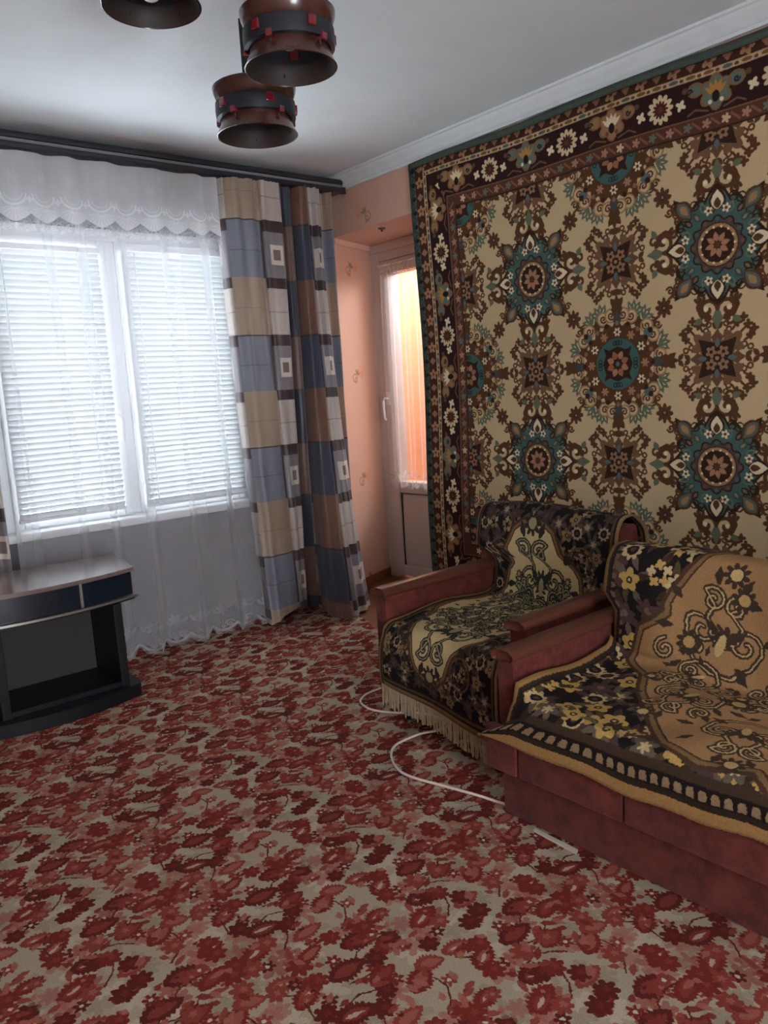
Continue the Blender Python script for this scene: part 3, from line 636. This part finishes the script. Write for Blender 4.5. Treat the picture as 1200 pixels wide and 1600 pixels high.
# ---------------------------------------------------------------- rug on the wall
RUG=mat('wall_rug_pile',image=wall_rug().image('wall_rug_weave'),uvs=(1/3.0,1/2.36),rough=.95,spec=.1,noise=.15,nscale=300,bump=.5,bscale=500,fray=(260,.007))
def rugf(a,b):
    y=3.222-a*3.0;z=.095+b*2.3+.006*math.sin(a*19)*b
    x=RX-.022-.006*math.sin(a*26+1)*(.3+b*.2)-.004*math.sin(b*9+a*5)
    y+=.012*math.sin(b*7+.4)*(1-a)-.02*(1-b)*(1-a)
    return (x,y,z),(a*3.0,b*2.3)
m=MB();m.grid(rugf,70,40)
rug=tag(m.build('wall_rug',RUG,smooth=180,solid=.012),'large oriental rug in cream, brown and teal medallions hung on the right wall','rug')
m=MB();m.grid(lambda a,b:((RX-.034-.006*math.sin(a*26+1)*.5,3.225-a*3.0,2.382+b*.03+.006*math.sin(a*19)),(a,b)),70,1)
m.build('binding',mat('green_binding',(64,76,68),rough=.9,noise=.2,nscale=90),rug,smooth=180,solid=.010)
# ---------------------------------------------------------------- curtain rail, lace, drapes
RAIL=mat('dark_rail_plastic',(40,38,44),rough=.3,spec=.5);RAILG=mat('grey_rail_strip',(120,120,126),rough=.3)
t=tag(thing('curtain_rail'),'dark double-track curtain rail running above the window under the ceiling','curtain rail')
m=MB();x0,x1=.2,2.955
m.box(x0,x1,3.795,3.905,2.442,2.470,.006);m.box(x0,x1,3.785,3.905,2.398,2.424,.008);m.box(x0,x1,3.805,3.905,2.424,2.442)
m.lathe([(0,-.0),(.018,0),(.018,.03),(0,.03)],(x1-.0,3.803,2.396),16);m.build('track',RAIL,t,smooth=40)
m=MB();m.box(x0,x1-.01,3.797,3.806,2.426,2.440,.002);m.build('trim_strip',RAILG,t)
for x in (.5,1.4,2.3):
    m=MB();m.box(x-.02,x+.02,3.86,DY,2.41,2.45,.004);m.build('bracket',RAIL,t)
LACE=lace('white_net',lace_density().image('net_density'),col=(216,216,220),lo=LACE_LO,hi=.62,trl=.22)
VAL=lace('white_valance_net',valance_density().image('valance_density'),lo=.6,hi=.92,trl=.25)
def fold(x,z,k=1):
    return .020*k*math.sin(x*31+.9*math.sin(x*9))+.006*k*math.sin(x*58+1.3+.8*math.sin(x*21))
def lacef(a,b):
    x=.935+a*1.205+.012*math.sin(b*3+a*9)*(1-a)+.04*(a*1.)*(1-b);s=abs(((a*9.4)%1)-.5)*2
    z0=.004+.045*max(0,(s-.55)/.45);z=z0+(2.39-z0)*b
    y=3.826-.055*(1-b)**1.5+fold(x,z,1.15-.5*b)
    return (x,y,z),(a*.783,z/2.40)
m=MB();m.grid(lacef,420,36);lc=tag(m.build('lace_curtain',LACE,smooth=180),'sheer white lace curtain with scalloped hem hanging across the window','curtain')
def valf(a,b):
    x=.935+a*1.20;s=abs(((a*9.4)%1)-.5)*2;z0=2.092+.035*s**1.6;z=z0+(2.39-z0)*b
    return (x,3.808+fold(x,z,.6),z),(a*.783,(z-2.09)/.34+.02)
m=MB();m.grid(valf,420,8);m.build('valance',VAL,lc,smooth=180)
DRP=mat('patchwork_drape',image=drape_cloth().image('patchwork_print'),uvs=(1/.96,1/.60),rough=.42,spec=.5,noise=.12,nscale=30,stretch=(1,1,.15),trans=.12,sheen=.2)
def drape(name,label,K,zt,dv,nw=26,seed=0):
    def sm(c,s):
        s=min(max(s,0),len(c)-1.0001);i=int(s);t=s-i;p=[c[min(max(i+d,0),len(c)-1)] for d in (-1,0,1,2)]
        return .5*(2*p[1]+(p[2]-p[0])*t+(2*p[0]-5*p[1]+4*p[2]-p[3])*t*t+(3*p[1]-p[0]-3*p[2]+p[3])*t**3)
    C=list(zip(*K));L=len(K)-1
    def f(a,b):
        s=a*L;u,tx,ty,bx,by,bz=[sm(c,s) for c in C]
        z=max(bz,0)+.004+(zt-max(bz,0))*b;w=(1-b)**1.9
        x=tx*(1-w)+bx*w;y=ty*(1-w)+by*w
        y+=.010*math.sin(u*110+.5)*min(1,max(0,(u-.3)*8))+.007*math.sin(u*74+seed+z*.6)+.006*math.sin(u*90+seed)*b**3+.005*math.sin(u*55+z*4)*(1-b)*math.sin(z*9)
        if b>.93:y+=.008*math.sin(u*260)*(b-.93)/.07
        return (x,y,z),(C[0][int(s)]+(C[0][int(s)+1]-C[0][int(s)])*(s-int(s)) if s<L else C[0][L],z-dv)
    m=MB();m.grid(f,L*12,70);return tag(m.build(name,DRP,smooth=180),label,'curtain')
K=[(-.015,2.152,3.87,2.20,3.80,0),(0,2.168,3.79,2.185,3.70,0),(.09,2.26,3.76,2.24,3.68,.03),(.17,2.352,3.765,2.375,3.72,.06),(.205,2.375,3.75,2.395,3.715,.04),(.32,2.495,3.77,2.45,3.75,.03),(.36,2.53,3.85,2.49,3.85,.02),(.43,2.582,3.80,2.53,3.75,.02),(.50,2.597,3.90,2.56,3.90,.02),(.64,2.606,3.85,2.54,3.72,.01),(.665,2.62,3.78,2.50,3.58,0),(.735,2.652,3.75,2.53,3.43,0),(.80,2.670,3.81,2.575,3.50,0),(.824,2.680,3.772,2.588,3.47,0),(.945,2.748,3.77,2.79,3.59,0),(.98,2.772,3.85,2.83,3.72,.02),(1.06,2.805,3.865,2.85,3.84,.02),(1.13,2.86,3.80,2.865,3.79,.02),(1.17,2.88,3.86,2.88,3.86,.02)]
drape('patchwork_drape','long blue, beige and brown patchwork drape gathered in the corner beside the niche',K,2.388,1.29)
K=[(.05,.40,3.79,.42,3.80,0),(.15,.50,3.755,.5,3.765,0),(.2,.55,3.81,.55,3.81,0),(.32,.64,3.75,.64,3.765,0),(.37,.69,3.81,.69,3.81,0),(.46,.77,3.755,.76,3.765,0),(.50,.81,3.80,.80,3.80,0),(.62,.905,3.765,.90,3.77,0),(.66,.93,3.81,.90,3.80,0)]
drape('patchwork_drape','narrow strip of patchwork drape at the window side behind the black stand',K,2.388,1.14,seed=2)
# lace on the balcony door
DL=lace('white_door_net',lace_density().image('door_net_density'),lo=.2,hi=.6,trl=.6)
def dlf(a,b):
    y=3.985-a*.70+.02*(1-b);x=NX-.085-.012*math.sin(a*40)-.006*math.sin(a*83);s=abs(((a*9)%1)-.5)*2;z0=.605+.02*s
    return (x,y,z0+(2.035-z0)*b),(a*.6,b*.9)
m=MB();m.grid(dlf,160,20);dl=tag(m.build('door_lace',DL,smooth=180),'white net curtain over the glass of the balcony door','curtain')
m=MB();m.tube([(NX-.085,4.0,2.035),(NX-.085,3.25,2.035)],.006);m.tube([(NX-.085,3.99,2.035),(NX-.06,3.99,2.035)],.005);m.tube([(NX-.085,3.26,2.035),(NX-.06,3.26,2.035)],.005);m.build('curtain_rod',PLAST,dl)
# ---------------------------------------------------------------- low black television stand
BLK=mat('black_laminate',(16,19,23),rough=.4,spec=.35,noise=.1,nscale=30);GLB=mat('black_gloss_front',(22,30,40),rough=.22,spec=.6,coat=.3);TOPM=mat('dark_wood_top',(120,100,96),rough=.22,spec=.6,noise=.3,nscale=9,stretch=(1,10,10),coat=.2);SILV=mat('silver_strip',(176,170,162),rough=.3,metal=.8);BACKP=mat('grey_brown_back',(50,44,42),rough=.7)
t=tag(thing('television_stand'),'low black stand with bowed front and shiny brown top by the window','stand')
def bow(xa,xb,y0,bw,n=14):return [(xa+(xb-xa)*i/n,y0-bw*(1-(2*i/n-1)**2)) for i in range(n+1)]
m=MB();m.prism(bow(.505,1.28,3.30,.07)+[(1.345,3.72),(.44,3.72)],2,.546,.563);m.build('top',TOPM,t,smooth=30)
for x0,x1 in ((.515,1.024),(1.036,1.268)):
    def fy(x):return 3.312-.07*(1-(2*(x-.505)/.775-1)**2)
    n=10;P=[(x0+(x1-x0)*i/n,fy(x0+(x1-x0)*i/n)) for i in range(n+1)]
    m=MB();m.prism(P+[(x,y+.02) for x,y in P[::-1]],2,.446,.546);m.build('front_panel',GLB,t,smooth=30)
m=MB();m.box(1.025,1.035,3.243,3.27,.444,.546);m.build('divider',SILV,t)
for x in (1.262,.513):
    m=MB();m.box(x,x+.01,3.31,3.70,.44,.546);m.build('end_panel',TOPM,t)
m=MB();P=bow(.495,1.29,3.297,.073);m.prism(P+[(x,y+.03) for x,y in P[::-1]],2,.434,.443);m.build('trim_strip',SILV,t,smooth=30)
m=MB();m.prism(bow(.505,1.28,3.315,.06)+[(1.28,3.70),(.505,3.70)],2,.420,.434);m.build('shelf',BLK,t,smooth=30)
for x0 in (1.165,.682):
    m=MB();m.box(x0,x0+.035,3.275,3.60,.055,.42,.003);m.build('side_panel',BLK,t)
m=MB();m.box(.717,1.165,3.575,3.59,.055,.42);m.build('back_panel',BACKP,t)
m=MB();m.box(.717,1.165,3.29,3.575,.055,.075);m.build('floor_board',BLK,t)
m=MB();m.prism([(.535,3.30),(.55,3.27)]+bow(.565,1.225,3.262,.06)+[(1.245,3.27),(1.258,3.30),(1.258,3.64),(.535,3.64)],2,0.001,.055);m.build('plinth',BLK,t,smooth=30)
# ---------------------------------------------------------------- upholstery
RED=mat('red_velour',(104,47,41),rough=.85,spec=.15,nscale=22,vary=(78,34,31),bump=.25,bscale=300,sheen=.08)
WOODM=mat('brown_varnished_arm',(90,48,38),rough=.32,spec=.5,noise=.3,nscale=6,stretch=(1,14,14),coat=.25)
def arm(parent,x0,x1,y0,y1,z0,z1,nm='arm'):
    m=MB();w=.012
    P=[(y0+w,z0),(y0+w,z1-.03),(y1-w,z1-.03),(y1-w,z0)]
    m.box(x0+.012,x1,y0+w,y1-w,z0,z1-.028,.010);a=m.build(nm,RED,parent,smooth=40)
    m=MB();prof=[(y0+.006,z1-.032),(y0,z1-.022),(y0+.003,z1-.012),(y0+.014,z1-.004),(y0+.022,z1),(y1-.022,z1),(y1-.014,z1-.004),(y1-.003,z1-.012),(y1,z1-.022),(y1-.006,z1-.032)]
    n=len(prof);R=[]
    for x,k in ((x0+.008,.72),(x0+.001,.9),(x0+.0,1.0),(x0+.012,1.0),(x1+.01,1.0)):
        cy=(y0+y1)/2;R.append([(x,cy+(y-cy)*k,z-(1-k)*.012) for y,z in prof])
    V=[p for r in R for p in r];m.add(V,[(i*n+j,i*n+(j+1)%n,(i+1)*n+(j+1)%n,(i+1)*n+j) for i in range(4) for j in range(n)]+[list(range(n))[::-1],list(range(4*n,5*n))])
    m.build('arm_cap',WOODM,a,smooth=50);return a
def path(P,n=160):
    P=np.array(P,float);d=np.r_[0,np.cumsum(np.hypot(*np.diff(P,axis=0).T))]
    def at(v):
        v=min(max(v,0),d[-1]);return float(np.interp(v,d,P[:,0])),float(np.interp(v,d,P[:,1]))
    return at,d[-1]
def rounded(P,r=.03,k=5):
    out=[np.array(P[0],float)]
    for a,b,c in zip(P,P[1:],P[2:]):
        a,b,c=map(lambda q:np.array(q,float),(a,b,c));la,lc=np.linalg.norm(a-b),np.linalg.norm(c-b);e=min(r,la*.45,lc*.45)
        p,q=b+(a-b)/la*e,b+(c-b)/lc*e
        for i in range(k+1):
            t=i/k;out.append((1-t)**2*p+2*t*(1-t)*b+t*t*q)
    return out+[np.array(P[-1],float)]
# armchair
t=tag(thing('armchair'),'red velour armchair with brown wooden arm caps facing the black stand','armchair')
arm(t,1.80,2.43,2.225,2.31,.09,.52);arm(t,1.80,2.43,1.553,1.637,.09,.52)
m=MB();m.box(1.815,2.40,1.640,2.222,.09,.372,.02);m.build('seat',RED,t,smooth=40)
m=MB();m.prism(rounded([(2.405,.12),(2.415,.40),(2.452,.708),(2.56,.708),(2.62,.12),(2.41,.12)],.03)[:-1],1,1.645,2.322);m.build('backrest',RED,t,smooth=50)
for x in (1.87,2.55):
    for y in (1.66,2.2):
        m=MB();m.lathe([(0,0.001),(.018,0.001),(.022,.12),(0,.12)],(x,y,0),14);m.build('leg',BLK,t,smooth=40)
CH=mat('chair_plush',image=chair_cloth().image('chair_plush_weave'),uvs=(1/.70,1/1.43),rough=.85,spec=.1,noise=.25,nscale=220,bump=.4,bscale=400,fray=(180,.008))
at,LL=path(rounded([(1.772,.115),(1.768,.34),(1.80,.388),(2.10,.400),(2.375,.388),(2.425,.695),(2.455,.738),(2.53,.745),(2.615,.68),(2.625,.60)],.04))
def chf(a,b):
    v=b*LL;x,z=at(v);bk=min(max((v-.80)/.08,0),1)
    up=min(max((z-.53)/.05,0),1)*bk;yl=2.222+.118*up;yr=1.643-.002*bk
    if v<.22:
        k=1-v/.22;z=z+(.055*(1-a)-.02*a)*k;yl+=.012*k
    y=yl+(yr-yl)*a
    if bk>.9:z+=.020*math.sin(pi*min(max((a-.0)/.8,0),1))*min(max((v-1.1)/.1,0),1);x+=.012*math.sin(a*8+1)*(1-bk*.5)
    elif v>.25:z+=.006*math.sin(a*11+v*14)+.016*max(0,1-a/.10)**2
    else:x-=.008*math.sin(a*9+.6)*(1-v/.25)+.006*math.sin(v*14)
    e=min(a,1-a)
    if bk>.5 and e<.05:x+=.012*(1-e/.05)
    return (x,y,z),(a*.70,v/LL*1.43)
m=MB();m.grid(chf,48,110);th=tag(m.build('chair_throw',CH,smooth=180,solid=.008),'dark floral plush throw with cream medallion and fringe over the armchair','throw')
m=MB();rn=random.Random(8)
for i in range(110):
    a=(i+.5)/110;(x,y,z),_=chf(a,0);l=min(.085,z-.004)*rn.uniform(.8,1);x-=.002;dx,dy=rn.uniform(-.006,.006),rn.uniform(-.006,.006)
    m.tube([(x,y,z+.006),(x+dx*.4,y+dy*.4,z-l*.5),(x+dx,y+dy,z-l)],[.0022,.0026,.0030],4)
o=m.build('fringe',mat('tan_fringe',(150,130,106),rough=.9,noise=.2,nscale=60),th,smooth=60);o['kind']='stuff'
# sofa
t=tag(thing('sofa'),'red velour sofa bed with a wooden arm cap standing next to the armchair','sofa')
SE=-.55
m=MB();m.box(1.607,2.30,SE,1.487,.004,.15,.006);m.build('plinth',RED,t,smooth=40)
for a,b,k in ((1.408,1.522,.004),(1.066,1.404,0),(.62,1.062,.0),(SE,.616,0)):
    m=MB();m.box(1.577-k,1.64 if b<1.5 else 1.608,a,b,.147,.333 if b<1.5 else .28,.012);m.build('front_panel',RED,t,smooth=40)
arm(t,1.612,2.27,1.437,1.522,.15,.50)
m=MB();m.box(1.66,2.07,SE,1.424,.15,.35,.02);m.build('seat',RED,t,smooth=40)
m=MB();m.prism(rounded([(2.09,.16),(2.104,.38),(2.155,.66),(2.245,.66),(2.32,.16),(2.10,.16)],.03)[:-1],1,SE,1.432);m.build('backrest',RED,t,smooth=50)
arm(t,1.605,2.33,SE-.09,SE-.005,.15,.50)
SC=mat('sofa_plush',image=sofa_cloth().image('sofa_plush_weave'),uvs=(1/1.9,1/1.36),rough=.8,spec=.12,noise=.25,nscale=200,bump=.4,bscale=380,fray=(160,.008))
sat,SL=path(rounded([(1.556,.252),(1.562,.345),(1.585,.374),(1.82,.378),(2.062,.374),(2.118,.665),(2.15,.705),(2.25,.705),(2.335,.63),(2.35,.47)],.035))
def sof(a,b):
    v=b*SL;x,z=sat(v);k=min(max((v-.055)/.05,0),1);bk=min(max((v-.60)/.06,0),1)
    u=a*1.9;up=bk*min(max((z-.52)/.05,0),1);y=1.428+.03*up+.098*(1-k)*max(0,1-u/.3)-u
    if bk>.5:
        z+=.012*math.sin(u*6+.5)*min(1,max(0,(v-.85)/.1));x+=.008*math.sin(u*13+v*4)+.004*math.sin(u*31)
        e=max(0,1-u/.05);x+=.02*e*e-.012*math.sin(pi*min(1,max(0,(v-.62)/.3)))*e;y+=.02*e*up
    elif v>.15:
        z+=.007*math.sin(u*9+v*11)+.004*math.sin(u*23-v*19);e=max(0,1-u/.06);z+=.035*e*e
        if v<.30:z+=.014*max(0,1-abs(u-.86)/.09)
    else:
        x-=.010*max(0,math.sin(u*7+.8))*(1-v/.15);z+=.007*math.sin(u*11)*(1-v/.15)+.004*math.sin(u*29)*(1-v/.15)
        e=max(0,1-u/.10);z-=.055*e*min(1,v/.05)*(1-max(0,(v-.10)/.05))
    return (x,y,z),(u,v/SL*1.36)
m=MB();m.grid(sof,150,120);tag(m.build('sofa_throw',SC,smooth=180,solid=.008),'black floral plush throw with tan scrolled field and gold hem over the sofa','throw')
# ---------------------------------------------------------------- ceiling lamp with three jewelled shades
CU=mat('brown_lacquered_wood',(74,42,32),rough=.25,spec=.6,noise=.25,nscale=14,coat=.4);BAND=mat('navy_black_band',(26,28,38),rough=.45);GEM=mat('red_glass_gem',(112,20,34),rough=.12,spec=.8,coat=.5);DARKIN=mat('dark_shade_lining',(48,38,36),rough=.6);RODM=mat('black_rod',(24,26,28),rough=.4);BULB=mat('frosted_bulb',(216,208,196),rough=.25,spec=.5)
lamp=tag(thing('ceiling_lamp'),'ceiling lamp with brown drum shades studded with red glass hanging from black rods','lamp')
HUB=(1.47,2.13,2.462)
m=MB();m.lathe([(0,HZ-.001),(.07,HZ-.001),(.065,HZ-.03),(.02,HZ-.045),(0,HZ-.045)],(HUB[0],HUB[1],0),28);m.build('ceiling_plate',CU,lamp,smooth=40)
GB=MB();GB.box(-.014,.014,-.024,.007,-.014,.014,.003)
for (cx,cy,cz,rx,ry,ph) in SHADES:
    m=MB();m.tube([HUB,(rx,ry,2.462)],.008);m.tube([(rx,ry,2.466),(rx,ry,cz+.10)],.0105,10);m.build('rod',RODM,lamp,smooth=50)
    R=.133
    prof=[(.114,.096),(.118,.102),(.127,.114),(.134,.132),(.136,.146),(.130,.150),(.120,.145),(.112,.130),(.108,.104)]
    m=MB();m.lathe(prof,(cx,cy,cz),44,closed=True);m.build('shade_top_ring',CU,lamp,smooth=40)
    m=MB();m.lathe([(.118,.048),(.129,.050),(.131,.075),(.130,.098),(.118,.101),(.113,.097),(.113,.052)],(cx,cy,cz),44,closed=True)
    for k in range(5):a=ph+.3+k*2*pi/5;m.tube([(cx+.116*math.cos(a),cy+.116*math.sin(a),cz+.02),(cx+.116*math.cos(a),cy+.116*math.sin(a),cz+.125)],.003,6)
    m.tube([(cx-.115,cy,cz+.112),(cx+.115,cy,cz+.112)],.006,6);m.tube([(cx,cy-.115,cz+.112),(cx,cy+.115,cz+.112)],.006,6)
    m.lathe([(0,.100),(.02,.100),(.02,.13),(0,.13)],(rx,ry,cz),12)
    bd=m.build('shade_band',BAND,lamp,smooth=40)
    for k in range(10):
        for rr,zz,s,da in ((.129,.080,.95,0),(.129,.050,.7,pi/10)):
            if s<1 and k%2:continue
            a=ph+k*pi/5+da
            o=GB.build('glass_gem',GEM,None);o.location=(cx+rr*math.cos(a),cy+rr*math.sin(a),cz+zz);o.rotation_euler=(0,0,a-pi/2);o.scale=(s,s,s);o.parent=bd
    m=MB();m.lathe([(R,0),(.128,.010),(.120,.026),(.115,.042),(.114,.052),(.111,.052),(.112,.040),(.117,.025),(.125,.010),(R-.003,-.001)],(cx,cy,cz),44,closed=True);m.build('shade_skirt',CU,lamp,smooth=40)
    m=MB();m.lathe([(.1095,.051),(.1105,.040),(.1155,.024),(.1235,.009),(R-.005,.001)],(cx,cy,cz),44);m.build('skirt_lining',DARKIN,lamp,smooth=40)
    m=MB();m.lathe([(.1125,.053),(.1125,.146)],(cx,cy,cz),44);m.build('band_lining',BAND,lamp,smooth=40)
    m=MB();q=[(.0,.050)]+[(.034*math.sin(g),.084-.034*math.cos(g)) for g in np.linspace(.3,2.4,10)]+[(.014,.118),(.014,.13)];m.lathe(q,(cx,cy,cz-(.036 if cz>2.3 else 0)),20);m.build('bulb',BULB,lamp,smooth=60)
# ---------------------------------------------------------------- small things on the floor
def spline(P,k=8):
    out=[];P=[np.array(p,float) for p in P]
    for i in range(len(P)-1):
        p=[P[min(max(i+d,0),len(P)-1)] for d in (-1,0,1,2)]
        for j in range(k):
            t=j/k;out.append(.5*(2*p[1]+(p[2]-p[0])*t+(2*p[0]-5*p[1]+4*p[2]-p[3])*t*t+(3*p[1]-p[0]-3*p[2]+p[3])*t**3))
    return out+[P[-1]]
P=[(2.12,2.46),(2.03,2.51),(1.966,2.515),(1.90,2.51),(1.835,2.466),(1.814,2.375),(1.85,2.288),(1.92,2.20),(1.94,2.10),(1.873,2.035),(1.79,2.062),(1.68,2.059),(1.615,2.014),(1.566,1.931),(1.555,1.85),(1.59,1.715),(1.62,1.601),(1.636,1.51)]
m=MB();m.tube([(p[0],p[1],.0048) for p in spline(P)],.0045,8);tag(m.build('cable',mat('white_cable_sheath',(214,196,186),rough=.45),smooth=60),'white cable looping over the red carpet from armchair to sofa','cable')
m=MB();m.prism([(1.586,1.36),(1.596,1.362),(1.594,1.215),(1.578,1.21)],2,.001,.007);tag(m.build('plastic_strip',mat('off_white_strip',(196,186,170),rough=.5)),'thin off-white strip lying on the carpet along the sofa base','strip')
m=MB();m.lathe([(0,NZ-.0015),(.022,NZ-.0015),(.020,NZ-.008),(.006,NZ-.010),(.005,NZ-.022),(0,NZ-.022)],(3.08,3.62,0),18);tag(m.build('ceiling_boss',mat('dark_metal_boss',(70,52,46),rough=.5),smooth=40),'small dark round fitting under the peach niche soffit above the balcony door','fitting')
